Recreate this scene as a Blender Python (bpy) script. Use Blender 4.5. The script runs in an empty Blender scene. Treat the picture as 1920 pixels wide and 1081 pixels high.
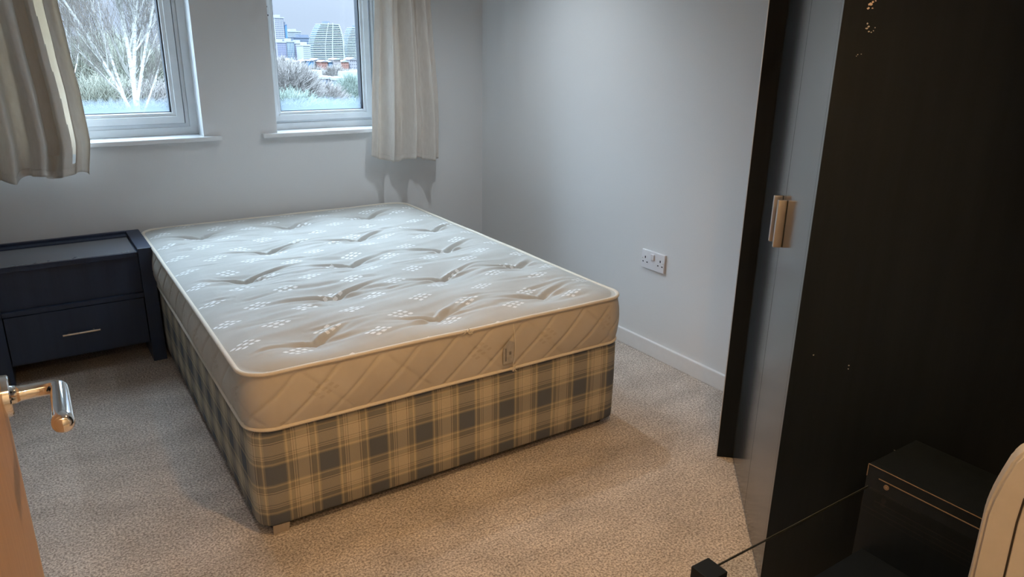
import bpy, bmesh, math, random
from mathutils import Vector, Matrix, noise
random.seed(7)
C = bpy.context.scene.collection
S = bpy.context.scene
PI = math.pi

# ------------------------------------------------------------------ camera
CAM = Vector((-2.3311, -3.8378, 1.3843))
F_PX = 1378.75
CR = Vector((0.83407323, -0.55147063, 0.01421259))
CU = Vector((0.16244201, 0.27014409, 0.94901779))
CF = Vector((0.52719488, 0.78924161, -0.31490195))
cd = bpy.data.cameras.new('camera'); cam = bpy.data.objects.new('camera', cd); C.objects.link(cam)
cd.sensor_width = 36; cd.sensor_fit = 'HORIZONTAL'; cd.lens = 36 * F_PX / 1920
cd.clip_start = 0.02; cd.clip_end = 3000
m = Matrix((( CR.x, CU.x, -CF.x, CAM.x), (CR.y, CU.y, -CF.y, CAM.y), (CR.z, CU.z, -CF.z, CAM.z), (0, 0, 0, 1)))
cam.matrix_world = m
S.camera = cam

# ------------------------------------------------------------------ view
S.view_settings.view_transform = 'Standard'
S.view_settings.look = 'None'
S.view_settings.gamma = 1
S.view_settings.use_curve_mapping = False
S.view_settings.exposure = 0.40

# ------------------------------------------------------------------ overcast sky, brighter overhead
w = bpy.data.worlds.new('sky'); S.world = w; w.use_nodes = True
nt = w.node_tree; nt.nodes.clear()
tc = nt.nodes.new('ShaderNodeTexCoord'); sp = nt.nodes.new('ShaderNodeSeparateXYZ')
nt.links.new(tc.outputs['Generated'], sp.inputs[0])
rp = nt.nodes.new('ShaderNodeValToRGB'); rp.color_ramp.interpolation = 'EASE'
rp.color_ramp.elements[0].position = 0.0; rp.color_ramp.elements[0].color = (.026, .0327, .0422, 1)
rp.color_ramp.elements[1].position = 0.55; rp.color_ramp.elements[1].color = (.60, .80, 1.0, 1)
e = rp.color_ramp.elements.new(0.12); e.color = (.0293, .0369, .0482, 1)
nt.links.new(sp.outputs['Z'], rp.inputs[0])
ns = nt.nodes.new('ShaderNodeTexNoise'); ns.inputs['Scale'].default_value = 3; ns.inputs['Detail'].default_value = 4
mp = nt.nodes.new('ShaderNodeMapping'); mp.inputs['Scale'].default_value = (1, 1, 5)
nt.links.new(tc.outputs['Generated'], mp.inputs[0]); nt.links.new(mp.outputs[0], ns.inputs['Vector'])
mr = nt.nodes.new('ShaderNodeMapRange'); mr.inputs[1].default_value = .3; mr.inputs[2].default_value = .7
mr.inputs[3].default_value = .96; mr.inputs[4].default_value = 1.05
nt.links.new(ns.outputs['Fac'], mr.inputs[0])
mx = nt.nodes.new('ShaderNodeVectorMath'); mx.operation = 'SCALE'
nt.links.new(rp.outputs['Color'], mx.inputs[0]); nt.links.new(mr.outputs[0], mx.inputs['Scale'])
bg = nt.nodes.new('ShaderNodeBackground'); bg.inputs['Strength'].default_value = 18
nt.links.new(mx.outputs[0], bg.inputs['Color'])
wo = nt.nodes.new('ShaderNodeOutputWorld'); nt.links.new(bg.outputs[0], wo.inputs[0])

# ------------------------------------------------------------------ lamps of the room and the hallway
def lamp(name, loc, power, color, r=.03, spot=None):
    l = bpy.data.lights.new(name, 'SPOT' if spot else 'POINT'); l.energy = power; l.color = color; l.shadow_soft_size = r
    if spot: l.spot_size = spot; l.spot_blend = 1
    o = bpy.data.objects.new(name, l); o.location = loc; C.objects.link(o); return o
COOL = (.86, .94, 1.0)
lamp('ceiling_bulb', (-.62, -.95, 2.18), 26, COOL, .03, 2.2)
lamp('ceiling_bulb', (-.90, -1.15, 2.18), 8, COOL, .03, 2.2)
lamp('ceiling_bulb', (-1.20, -1.35, 2.18), 8, COOL, .03, 2.2)
lamp('hallway_bulb', (-2.16, -4.22, 2.28), 29, (1.0, .60, .28), .05)
lamp('doorway_downlight', (-1.45, -2.95, 2.33), 64, (1.0, .60, .25), .04, 1.7)

# ------------------------------------------------------------------ node helpers
class N:
    """a socket in a material tree with arithmetic"""
    def __init__(s, t, sock): s.t = t; s.s = sock
    def _m(s, op, b=None, c=None):
        n = s.t.nodes.new('ShaderNodeMath'); n.operation = op
        s.t.links.new(s.s, n.inputs[0])
        for i, v in ((1, b), (2, c)):
            if v is None: continue
            if isinstance(v, N): s.t.links.new(v.s, n.inputs[i])
            else: n.inputs[i].default_value = v
        return N(s.t, n.outputs[0])
    def __add__(s, b): return s._m('ADD', b)
    def __sub__(s, b): return s._m('SUBTRACT', b)
    def __mul__(s, b): return s._m('MULTIPLY', b)
    def __truediv__(s, b): return s._m('DIVIDE', b)
    def abs(s): return s._m('ABSOLUTE')
    def round(s): return s._m('ROUND')
    def floor(s): return s._m('FLOOR')
    def fract(s): return s._m('FRACT')
    def mod(s, b): return s._m('FLOORED_MODULO', b)
    def lt(s, b): return s._m('LESS_THAN', b)
    def gt(s, b): return s._m('GREATER_THAN', b)
    def max(s, b): return s._m('MAXIMUM', b)
    def min(s, b): return s._m('MINIMUM', b)
def mapr(x, a, b, c, d):
    n = x.t.nodes.new('ShaderNodeMapRange'); x.t.links.new(x.s, n.inputs[0])
    for i, v in enumerate((a, b, c, d)): n.inputs[i + 1].default_value = v
    return N(x.t, n.outputs[0])
def new_mat(name, base=(.8, .8, .8), rough=.5, metal=0, spec=.5):
    m = bpy.data.materials.new(name); m.use_nodes = True
    b = m.node_tree.nodes['Principled BSDF']
    b.inputs['Base Color'].default_value = (*base, 1); b.inputs['Roughness'].default_value = rough
    b.inputs['Metallic'].default_value = metal; b.inputs['Specular IOR Level'].default_value = spec
    return m, m.node_tree, b
def coords(t, kind='Object'):
    n = t.nodes.new('ShaderNodeTexCoord'); return n.outputs[kind]
def sep(t, sock):
    n = t.nodes.new('ShaderNodeSeparateXYZ'); t.links.new(sock, n.inputs[0])
    return [N(t, n.outputs[i]) for i in range(3)]
def tex_noise(t, sock, scale, detail=3, rough=.6, stretch=None):
    if stretch:
        mp = t.nodes.new('ShaderNodeMapping'); mp.inputs['Scale'].default_value = stretch
        t.links.new(sock, mp.inputs[0]); sock = mp.outputs[0]
    n = t.nodes.new('ShaderNodeTexNoise'); t.links.new(sock, n.inputs['Vector'])
    n.inputs['Scale'].default_value = scale; n.inputs['Detail'].default_value = detail
    n.inputs['Roughness'].default_value = rough
    return N(t, n.outputs['Fac'])
def mixc(t, f, a, b):
    n = t.nodes.new('ShaderNodeMix'); n.data_type = 'RGBA'
    if isinstance(f, N): t.links.new(f.s, n.inputs[0])
    else: n.inputs[0].default_value = f
    for i, v in ((6, a), (7, b)):
        if isinstance(v, tuple): n.inputs[i].default_value = (*v, 1)
        else: t.links.new(v, n.inputs[i])
    return n.outputs[2]
def bump(t, b, h, strength, dist=.01):
    n = t.nodes.new('ShaderNodeBump'); n.inputs['Strength'].default_value = strength
    n.inputs['Distance'].default_value = dist
    t.links.new(h.s, n.inputs['Height']); t.links.new(n.outputs[0], b.inputs['Normal'])
def noisy(name, a, b_, scale, rough=.6, bs=0., bd=.002, stretch=None, metal=0, spec=.5, detail=4):
    m, t, b = new_mat(name, a, rough, metal, spec)
    h = tex_noise(t, coords(t), scale, detail, .6, stretch)
    t.links.new(mixc(t, mapr(h, .3, .7, 0, 1), a, b_), b.inputs['Base Color'])
    if bs: bump(t, b, h, bs, bd)
    return m

# ------------------------------------------------------------------ materials
M = {}
M['wall'] = noisy('wall_paint', (.74, .75, .755), (.77, .775, .78), 260, .75, .15, .0006, spec=.25)
M['ceiling'] = noisy('ceiling_paint', (.82, .82, .81), (.86, .86, .85), 100, .8)
M['trim'] = noisy('gloss_white_paint', (.80, .81, .82), (.83, .84, .85), 40, .35)
M['upvc'] = noisy('white_plastic_frame', (.74, .78, .80), (.80, .83, .85), 12, .32)
M['gasket'] = noisy('black_rubber', (.02, .025, .035), (.03, .03, .04), 50, .6)

def carpet():
    m, t, b = new_mat('twist_pile_carpet', (.3, .27, .24), .95, 0, .1)
    co = coords(t)
    n1 = tex_noise(t, co, 150, 3, .75)
    n2 = tex_noise(t, co, 75, 2, .6)
    n3 = tex_noise(t, co, 4.5, 4, .6, (1, 1.6, 1))
    v = t.nodes.new('ShaderNodeTexVoronoi'); v.inputs['Scale'].default_value = 170
    t.links.new(co, v.inputs['Vector'])
    vd = N(t, v.outputs['Distance'])
    c1 = mixc(t, mapr(n1, .40, .60, 0, 1), (.235, .195, .165), (.82, .75, .68))
    c2 = mixc(t, mapr(n2, .35, .65, 0, 1), (.40, .355, .32), (.70, .64, .585))
    c3 = mixc(t, .28, c1, c2)
    n = t.nodes.new('ShaderNodeMix'); n.data_type = 'RGBA'; n.blend_type = 'MULTIPLY'; n.inputs[0].default_value = 1
    t.links.new(c3, n.inputs[6])
    t.links.new(mixc(t, mapr(n3, .35, .65, 0, 1), (.80, .79, .78), (1.06, 1.05, 1.04)), n.inputs[7])
    t.links.new(n.outputs[2], b.inputs['Base Color'])
    bump(t, b, n1 * .7 + n2 * .3 - vd * .25, .6, .005)
    b.inputs['Sheen Weight'].default_value = .15
    return m
M['carpet'] = carpet()

def dark_wood(name, a, b_, rough, spec=.5):
    m, t, b = new_mat(name, a, rough, 0, spec)
    co = coords(t)
    h = tex_noise(t, co, 30, 5, .7, (1, 1, .06))
    h2 = tex_noise(t, co, 500, 2, .5)
    t.links.new(mixc(t, mapr(h, .35, .65, 0, 1), a, b_), b.inputs['Base Color'])
    bump(t, b, h * .6 + h2 * .4, .25, .0006)
    return m
M['wardrobe'] = dark_wood('black_woodgrain_laminate', (.0062, .0095, .0135), (.0090, .0130, .0180), .45, .22)
M['wardrobe_door'] = dark_wood('black_satin_laminate_with_reflection', (.042, .048, .052), (.052, .059, .063), .16, 1.0)  # base greyed so the black doors carry part of their grazing reflection
M['night'] = dark_wood('blue_black_laminate', (.020, .034, .070), (.027, .043, .084), .42, .42)
M['night_top'] = noisy('grey_smoked_glass_insert', (.12, .135, .17), (.13, .145, .18), 30, .14, spec=1.)
M['scuff'] = noisy('bare_chipboard_chip', (.55, .40, .32), (.75, .68, .62), 300, .8)
M['scratch'] = noisy('pale_scratch', (.42, .42, .42), (.55, .55, .54), 300, .7)
M['edge'] = noisy('tan_edge_highlight', (.17, .12, .08), (.25, .18, .12), 90, .6)  # tan tone of the painted edge highlight, shared by groove and cam
M['chrome'] = new_mat('polished_chrome', (.86, .86, .86), .07, 1)[0]
M['nickel'] = noisy('brushed_nickel', (.62, .58, .54), (.70, .66, .62), 300, .32, .1, .0002, (1, 1, .05), 1)
M['oak'] = noisy('door_oak_veneer', (.50, .30, .17), (.58, .365, .215), 16, .45, .08, .0004, (4, 4, .35))
M['oak_lip'] = noisy('door_oak_lipping', (.56, .36, .22), (.62, .41, .26), 16, .42, .08, .0004, (4, 4, .35))
M['plastic'] = noisy('white_moulded_plastic', (.44, .43, .42), (.48, .47, .46), 30, .35)
M['socket'] = noisy('white_socket_plastic', (.80, .80, .84), (.84, .84, .87), 30, .3)
M['seam'] = new_mat('dark_seam', (.03, .025, .02), .7)[0]
M['black_plastic'] = new_mat('black_plastic', (.015, .015, .016), .5)[0]

def fabric_curtain(name, tl):
    m, t, b = new_mat(name, (.62, .56, .49), .9, 0, .1)
    co = coords(t)
    n1 = tex_noise(t, co, 60, 4, .7, (1, 1, .3)); n2 = tex_noise(t, co, 700, 2, .5)
    col = mixc(t, mapr(n1, .3, .7, 0, 1), (.74, .69, .64), (.82, .78, .73))
    t.links.new(col, b.inputs['Base Color']); bump(t, b, n2, .3, .0006)
    tr = t.nodes.new('ShaderNodeBsdfTranslucent'); t.links.new(mixc(t, .5, (.72, .60, .42), col), tr.inputs['Color'])
    ms = t.nodes.new('ShaderNodeMixShader'); ms.inputs[0].default_value = tl
    out = t.nodes['Material Output']
    t.links.new(b.outputs[0], ms.inputs[1]); t.links.new(tr.outputs[0], ms.inputs[2]); t.links.new(ms.outputs[0], out.inputs[0])
    return m
M['curtain'] = fabric_curtain('cream_linen_curtain', .2)
M['lining'] = fabric_curtain('cream_curtain_lining', .4)

def glass():
    m = bpy.data.materials.new('window_glass_with_condensation'); m.use_nodes = True
    t = m.node_tree; t.nodes.clear()
    tr = t.nodes.new('ShaderNodeBsdfTransparent'); tr.inputs[0].default_value = (.985, .99, .99, 1)
    gl = t.nodes.new('ShaderNodeBsdfGlossy'); gl.inputs['Roughness'].default_value = .02
    fr = t.nodes.new('ShaderNodeLayerWeight'); fr.inputs[0].default_value = .5
    fa = N(t, fr.outputs['Facing'])._m('POWER', 4) * .6 + .02
    a = t.nodes.new('ShaderNodeMixShader'); t.links.new(fa.s, a.inputs[0])
    t.links.new(tr.outputs[0], a.inputs[1]); t.links.new(gl.outputs[0], a.inputs[2])
    tl = t.nodes.new('ShaderNodeBsdfTranslucent'); tl.inputs[0].default_value = (.20, .23, .26, 1)
    co = coords(t); x, y, z = sep(t, co)
    n = tex_noise(t, co, 45, 4, .7, (1, 1, .25))
    f = mapr(z - n * .06, 0.0, .045, .62, 0.0)      # mist sitting along the bottom edge of the pane
    b = t.nodes.new('ShaderNodeMixShader'); t.links.new(f.s, b.inputs[0])
    t.links.new(a.outputs[0], b.inputs[1]); t.links.new(tl.outputs[0], b.inputs[2])
    o = t.nodes.new('ShaderNodeOutputMaterial'); t.links.new(b.outputs[0], o.inputs[0])
    return m
M['glass'] = glass()

def clear_glass():
    m = bpy.data.materials.new('clear_table_glass'); m.use_nodes = True
    t = m.node_tree; t.nodes.clear()
    tr = t.nodes.new('ShaderNodeBsdfTransparent'); tr.inputs[0].default_value = (.95, .96, .955, 1)
    gl = t.nodes.new('ShaderNodeBsdfGlossy'); gl.inputs['Roughness'].default_value = .03
    fr = t.nodes.new('ShaderNodeLayerWeight'); fr.inputs[0].default_value = .5
    fa = N(t, fr.outputs['Facing'])._m('POWER', 4) * .6 + .02
    a = t.nodes.new('ShaderNodeMixShader'); t.links.new(fa.s, a.inputs[0])
    t.links.new(tr.outputs[0], a.inputs[1]); t.links.new(gl.outputs[0], a.inputs[2])
    o = t.nodes.new('ShaderNodeOutputMaterial'); t.links.new(a.outputs[0], o.inputs[0])
    return m
M['clear'] = clear_glass()
M['glass_edge'] = noisy('dark_green_glass_edge', (.03, .035, .03), (.05, .05, .04), 20, .3)

def motif_mask(t, X, Y, px, py, cell):
    """clusters of small diamonds on a staggered lattice"""
    out = None
    for ox, oy in ((0, 0), (.5, .5)):
        lx = ((X / px + ox).fract() - .5) * px
        ly = ((Y / py + oy).fract() - .5) * py
        # sheared a little so the clusters lean
        a = (lx - ly * .35) / cell; b = ly / (cell * .62)
        ra = a.round(); rb = b.round()
        d = (a - ra).abs() + (b - rb).abs() * 1.15
        on = d.lt(.62) * (ra + rb).mod(2).lt(.5) * (ra.abs() + rb.abs()).lt(2.5)
        out = on if out is None else out.max(on)
    return out
def ticking(name, base, base2, mot, k=1.):
    m, t, b = new_mat(name, base, .8, 0, .2)
    co = coords(t); x, y, z = sep(t, co)
    n = tex_noise(t, co, 7, 4, .6); n2 = tex_noise(t, co, 900, 2, .5)
    wob = (n - .5) * .03
    mask = motif_mask(t, x + wob, y + wob, .25, .215, .0182)
    col = mixc(t, mapr(n, .35, .65, 0, 1), base, base2)
    col = mixc(t, mask * k, col, mot)
    t.links.new(col, b.inputs['Base Color'])
    t.links.new(mapr(mask, 0, 1, .8, .45).s, b.inputs['Roughness'])
    bump(t, b, n2 + mask * 1.2, .25, .0008)
    return m
M['ticking'] = ticking('cream_damask_ticking', (.50, .495, .467), (.545, .54, .515), (.86, .87, .87))
def border_mat():
    m, t, b = new_mat('cream_border_fabric', (.66, .58, .47), .8, 0, .2)
    uv = coords(t, 'UV'); x, y, z = sep(t, uv)
    n = tex_noise(t, coords(t), 6, 4, .6); n2 = tex_noise(t, coords(t), 900, 2, .5)
    mask = motif_mask(t, x + n * .02, y, .26, .2, .018)
    col = mixc(t, mapr(n, .35, .65, 0, 1), (.56, .515, .45), (.62, .575, .505))
    col = mixc(t, mask * mapr(n, .45, .55, 0, .6), col, (.50, .44, .36))
    t.links.new(col, b.inputs['Base Color']); bump(t, b, n2, .25, .0008)
    return m
M['border'] = border_mat()
M['piping'] = noisy('cream_piping_tape', (.70, .64, .54), (.76, .70, .60), 400, .7, .3, .0006)
M['thread'] = noisy('white_tuft_thread', (.80, .80, .78), (.88, .88, .86), 400, .7)
M['label'] = noisy('faded_grey_label', (.36, .35, .33), (.50, .48, .46), 70, .7)
M['label_band'] = noisy('dark_print', (.16, .16, .16), (.25, .25, .25), 200, .7)

def tartan():
    m, t, b = new_mat('faded_tartan_upholstery', (.4, .38, .33), .88, 0, .15)
    uv = coords(t, 'UV'); u, v, _ = sep(t, uv)
    co = coords(t)
    wob = (tex_noise(t, co, 3, 2, .5) - .5) * .004
    cream = (.55, .49, .375); olive = (.28, .26, .21); slate = (.125, .14, .165); line = (.12, .085, .06); straw = (.56, .48, .32)
    def stripe(c, per, off):
        f = ((c + off) / per).fract()
        r = t.nodes.new('ShaderNodeValToRGB'); r.color_ramp.interpolation = 'CONSTANT'
        stops = [(0, slate), (.36, olive), (.385, straw), (.425, olive), (.485, line), (.495, cream), (.525, line), (.535, cream),
                 (.565, olive), (.585, cream), (.80, line), (.81, cream), (.84, line), (.85, olive), (.935, straw), (.972, olive)]
        el = r.color_ramp.elements
        el[0].position = 0; el[0].color = (*stops[0][1], 1); el[1].position = stops[1][0]; el[1].color = (*stops[1][1], 1)
        for p, c_ in stops[2:]:
            e = el.new(p); e.color = (*c_, 1)
        t.links.new(f.s, r.inputs[0]); return r.outputs[0]
    a = stripe(u + wob, .1575, .034); bb = stripe(v + wob, .160, -.141)
    col = mixc(t, .48, a, bb)
    n2 = tex_noise(t, co, 500, 2, .6); n3 = tex_noise(t, co, 5, 4, .6)
    n = t.nodes.new('ShaderNodeMix'); n.data_type = 'RGBA'; n.blend_type = 'MULTIPLY'; n.inputs[0].default_value = 1
    t.links.new(col, n.inputs[6])
    t.links.new(mixc(t, n2 * .5 + n3 * .5, (.75, .75, .76), (1.3, 1.3, 1.28)), n.inputs[7])
    t.links.new(n.outputs[2], b.inputs['Base Color']); bump(t, b, n2, .4, .0008)
    return m
M['tartan'] = tartan()
M['base_top'] = noisy('dark_divan_top_cloth', (.20, .17, .13), (.26, .22, .17), 200, .9)

# ------------------------------------------------------------------ mesh helpers
class MB:
    def __init__(s): s.bm = bmesh.new()
    def box(s, x0, x1, y0, y1, z0, z1, bev=0, mat=None, seg=2):
        b2 = bmesh.new(); bmesh.ops.create_cube(b2, size=1)
        for v in b2.verts:
            v.co = Vector(((x0 + x1) / 2 + v.co.x * (x1 - x0), (y0 + y1) / 2 + v.co.y * (y1 - y0), (z0 + z1) / 2 + v.co.z * (z1 - z0)))
        if bev: bmesh.ops.bevel(b2, geom=b2.edges[:], offset=bev, segments=seg, affect='EDGES', profile=.6)
        if mat: bmesh.ops.transform(b2, matrix=mat, verts=b2.verts[:])
        return s._join(b2)
    def _join(s, b2):
        me = bpy.data.meshes.new('t'); b2.to_mesh(me); b2.free(); s.bm.from_mesh(me); bpy.data.meshes.remove(me); return s
    def tube(s, pts, rad, seg=12, caps=True, sx=1.):
        pts = [Vector(p) for p in pts]; n = len(pts)
        if not hasattr(rad, '__len__'): rad = [rad] * n
        rings = []; up = None
        for i, p in enumerate(pts):
            d = (pts[min(i + 1, n - 1)] - pts[max(i - 1, 0)]).normalized()
            if up is None:
                up = Vector((0, 0, 1)) if abs(d.z) < .9 else Vector((1, 0, 0))
            a = d.cross(up).normalized(); up2 = a.cross(d).normalized(); up = up2
            rings.append([s.bm.verts.new(p + rad[i] * (a * math.cos(q) * sx + up2 * math.sin(q))) for q in [2 * PI * k / seg for k in range(seg)]])
        for i in range(n - 1):
            for k in range(seg):
                s.bm.faces.new((rings[i][k], rings[i][(k + 1) % seg], rings[i + 1][(k + 1) % seg], rings[i + 1][k]))
        if caps:
            s.bm.faces.new(rings[0][::-1]); s.bm.faces.new(rings[-1])
        return s
    def prism(s, poly, origin, ax, ay, depth, bev=0):
        """polygon in the (ax, ay) plane pushed along ax x ay by depth"""
        b2 = bmesh.new(); o = Vector(origin); ax = Vector(ax); ay = Vector(ay); nn = ax.cross(ay).normalized()
        v0 = [b2.verts.new(o + ax * a + ay * b) for a, b in poly]; v1 = [b2.verts.new(v.co + nn * depth) for v in v0]
        b2.faces.new(v0[::-1]); b2.faces.new(v1)
        k = len(poly)
        for i in range(k): b2.faces.new((v0[i], v0[(i + 1) % k], v1[(i + 1) % k], v1[i]))
        bmesh.ops.recalc_face_normals(b2, faces=b2.faces[:])
        if bev: bmesh.ops.bevel(b2, geom=b2.edges[:], offset=bev, segments=3, affect='EDGES')
        return s._join(b2)
    def build(s, name, mat, parent=None, smooth=False, loc=None):
        bmesh.ops.recalc_face_normals(s.bm, faces=s.bm.faces[:])
        me = bpy.data.meshes.new(name); s.bm.to_mesh(me); s.bm.free()
        return link(name, me, mat, parent, smooth)
def link(name, me, mat, parent=None, smooth=False):
    me.materials.append(mat)
    if smooth: me.polygons.foreach_set('use_smooth', [True] * len(me.polygons))
    o = bpy.data.objects.new(name, me); C.objects.link(o)
    if parent: o.parent = parent
    return o
def tag(o, label=None, cat=None, group=None, kind=None):
    if label: o['label'] = label
    if cat: o['category'] = cat
    if group: o['group'] = group
    if kind: o['kind'] = kind
    return o
def empty(name, loc=(0, 0, 0), rz=0):
    o = bpy.data.objects.new(name, None); o.location = loc; o.rotation_euler = (0, 0, rz); C.objects.link(o); o.empty_display_size = .1
    return o
def struct(o): o['kind'] = 'structure'; return o
def autosmooth(o, ang=35):
    me = o.data; me.polygons.foreach_set('use_smooth', [True] * len(me.polygons))
    bm = bmesh.new(); bm.from_mesh(me)
    for e in bm.edges:
        if len(e.link_faces) == 2 and e.calc_face_angle(0) > math.radians(ang): e.smooth = False
    bm.to_mesh(me); bm.free(); return o
def copy_tree(o, parent=None):
    c = o.copy(); C.objects.link(c); c.parent = parent
    for ch in list(o.children): copy_tree(ch, c)
    return c
def at(px, py, Y):
    """the point of the plane y = Y seen in that direction (outdoor distances only)"""
    d = CF + CR * ((px - 960) / F_PX) + CU * ((540.5 - py) / F_PX)
    return CAM + d * ((Y - CAM.y) / d.y)

# ================================================================== ROOM SHELL
XL, YN, ZC = -3.0, -3.72, 2.36
YH = -5.4                                           # end of the hallway behind the doorway
m_ = MB(); m_.box(XL - .1, .12, YH - .1, .30, -.12, 0); o = struct(m_.build('floor', M['carpet']))
m_ = MB(); m_.box(XL - .1, .12, YH - .1, .30, ZC, ZC + .1); struct(m_.build('ceiling', M['ceiling']))
W1 = (-2.47, -1.577, .93, 2.10)                     # openings x0 x1 z0 z1
W2 = (-1.222, -.585, .93, 2.10)
m_ = MB()
for x0, x1, z0, z1 in ((XL - .1, .12, 0, .93), (XL - .1, .12, 2.10, ZC), (XL - .1, W1[0], .93, 2.10), (W1[1], W2[0], .93, 2.10), (W2[1], .12, .93, 2.10)):
    m_.box(x0, x1, 0, .30, z0, z1)
struct(m_.build('wall_back', M['wall']))
m_ = MB(); m_.box(0, .12, YH, 0, 0, ZC); struct(m_.build('wall_right', M['wall']))
m_ = MB(); m_.box(XL - .1, XL, YH, 0, 0, ZC); struct(m_.build('wall_left', M['wall']))
m_ = MB(); m_.box(XL, -2.46, YN - .1, YN, 0, ZC); m_.box(-1.46, 0, YN - .1, YN, 0, ZC); m_.box(-2.46, -1.46, YN - .1, YN, 2.04, ZC)
struct(m_.build('wall_front', M['wall']))
m_ = MB(); m_.box(XL, 0, YH - .1, YH, 0, ZC); struct(m_.build('wall_hallway', M['wall']))
def skirting(name, x0, x1, y0, y1):
    m_ = MB(); m_.box(x0, x1, y0, y1, 0, .074, .004); return struct(m_.build(name, M['trim']))
skirting('baseboard_right', -.016, 0, YN, -.016)
skirting('baseboard_back', XL, 0, -.016, 0)
skirting('baseboard_left', XL, XL + .016, YN, -.016)

# ------------------------------------------------------------------ windows
def ring(x0, x1, z0, z1, wd, y0, y1, name, mat, parent, step=0.008):
    """a mitred rectangular frame with a stepped profile"""
    bm = bmesh.new()
    prof = [(0, y1), (0, y0), (wd * .62, y0), (wd * .66, y0 + step), (wd * .92, y0 + step * 1.3), (wd, y0 + step * 2.6), (wd, y1)]
    loops = []
    for d, y in prof:
        loops.append([bm.verts.new(p) for p in ((x0 + d, y, z0 + d), (x1 - d, y, z0 + d), (x1 - d, y, z1 - d), (x0 + d, y, z1 - d))])
    n = len(prof)
    for i in range(n):
        a, b = loops[i], loops[(i + 1) % n]
        for k in range(4): bm.faces.new((a[k], a[(k + 1) % 4], b[(k + 1) % 4], b[k]))
    bmesh.ops.recalc_face_normals(bm, faces=bm.faces[:])
    me = bpy.data.meshes.new(name); bm.to_mesh(me); bm.free()
    return link(name, me, mat, parent)
def window(name, W, sash, gw, fx):
    x0, x1, z0, z1 = W
    e = struct(empty(name, ((x0 + x1) / 2, .15, z0)))
    def rel(o): o.matrix_parent_inverse = e.matrix_basis.inverted(); return o
    rel(ring(x0, x1, .941, z1 - .005, fx, .12, .19, 'window_frame', M['upvc'], e))
    sx0, sx1, sz0, sz1 = sash
    g = MB()
    for a in ((sx0 - .012, sx1 + .012, sz0 - .014, sz0), (sx0 - .012, sx1 + .012, sz1, sz1 + .01)): g.box(a[0], a[1], .135, .17, a[2], a[3])
    g.box(sx0 - .012, sx0, .135, .17, sz0, sz1); g.box(sx1, sx1 + .007, .135, .17, sz0, sz1)
    rel(g.build('seal_gap_strip', M['gasket'], e))  # black strips also paint the dark gap under the slightly open sash
    s = rel(ring(sx0, sx1, sz0, sz1, gw, .112, .175, 'sash', M['upvc'], e))
    gx0, gx1, gz0, gz1 = sx0 + gw, sx1 - gw, sz0 + gw, sz1 - gw
    g = MB()
    for a in ((gx0, gx1, gz0 - .001, gz0 + .003), (gx0, gx1, gz1 - .003, gz1)): g.box(a[0], a[1], .136, .142, a[2], a[3])
    g.box(gx0, gx0 + .003, .136, .176, gz0, gz1); g.box(gx1 - .005, gx1, .130, .176, gz0, gz1)
    rel(g.build('glazing_gasket', M['gasket'], e))
    g = MB(); g.box(0, gx1 - gx0 + .01, -.002, .002, 0, gz1 - gz0 + .01)
    p = g.build('glass_pane', M['glass'], s); p.location = (gx0 - .005, .150, gz0 - .005)
    # sill board with a rounded nose
    g = MB(); g.box(x0 - .078, x1 + .078, -.032, .0, .918, .940, .006, seg=3); g.box(x0 + .001, x1 - .001, -.004, .15, .920, .940)
    rel(autosmooth(g.build('window_sill', M['trim'], e)))
    return e
w1 = window('window_1', W1, (-2.40, -1.636, .996, 2.05), .052, .056)
w2 = window('window_2', W2, (-1.203, -.652, .986, 2.05), .046, .05)
g = MB()
for zz, xx in ((1.545, -1.193), (1.505, -1.190)): g.tube([(xx, .105, zz), (xx, .116, zz)], .004, 10)
g = g.build('screw_hole', M['gasket'], w2); g.matrix_parent_inverse = w2.matrix_basis.inverted()

# ------------------------------------------------------------------ open door on the left
d = struct(empty('door_1', (-2.42, -3.64, 0)))
def dp(o): o.matrix_parent_inverse = d.matrix_basis.inverted(); return o
m_ = MB(); m_.box(-2.444, -2.401, -3.64, -2.772, .008, 1.98, .001); dp(m_.build('door_leaf', M['oak'], d))
m_ = MB(); m_.box(-2.4435, -2.4015, -2.7718, -2.742, .008, 1.98, .002); dp(tag(m_.build('edge_lipping', M['oak_lip'], d), 'paler edge strip of the door'))
hz, hy = .955, -2.792
m_ = MB(); m_.tube([(-2.4012, hy, hz), (-2.398, hy, hz), (-2.392, hy, hz), (-2.3905, hy, hz)], [.027, .027, .0265, .0245], 40)
rose = dp(autosmooth(m_.build('handle_rose', M['chrome'], d)))
m_ = MB()
pts = [(-2.3905, hy, hz), (-2.38, hy, hz)]
rad = [.0125, .0098]
for k in range(3): pts.append((-2.372 + k * .008, hy, hz)); rad.append(.0095)
for k in range(1, 9):
    a = PI / 2 * k / 8; pts.append((-2.352 + .013 * math.sin(a), hy - .013 * (1 - math.cos(a)), hz)); rad.append(.0095 + .0012 * k / 8)
for k in range(1, 12):
    q = k / 11; pts.append((-2.339 - .002 * q, hy - .013 - .102 * q, hz)); rad.append(.0107 + .0016 * math.sin(q * PI / 2))
for q, r in ((.004, .0115), (.007, .009), (.009, .005), (.0095, .001)): pts.append((-2.341, hy - .115 - q, hz)); rad.append(r)
m_.tube(pts, rad, 28); dp(m_.build('door_handle', M['chrome'], d, True))

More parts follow.
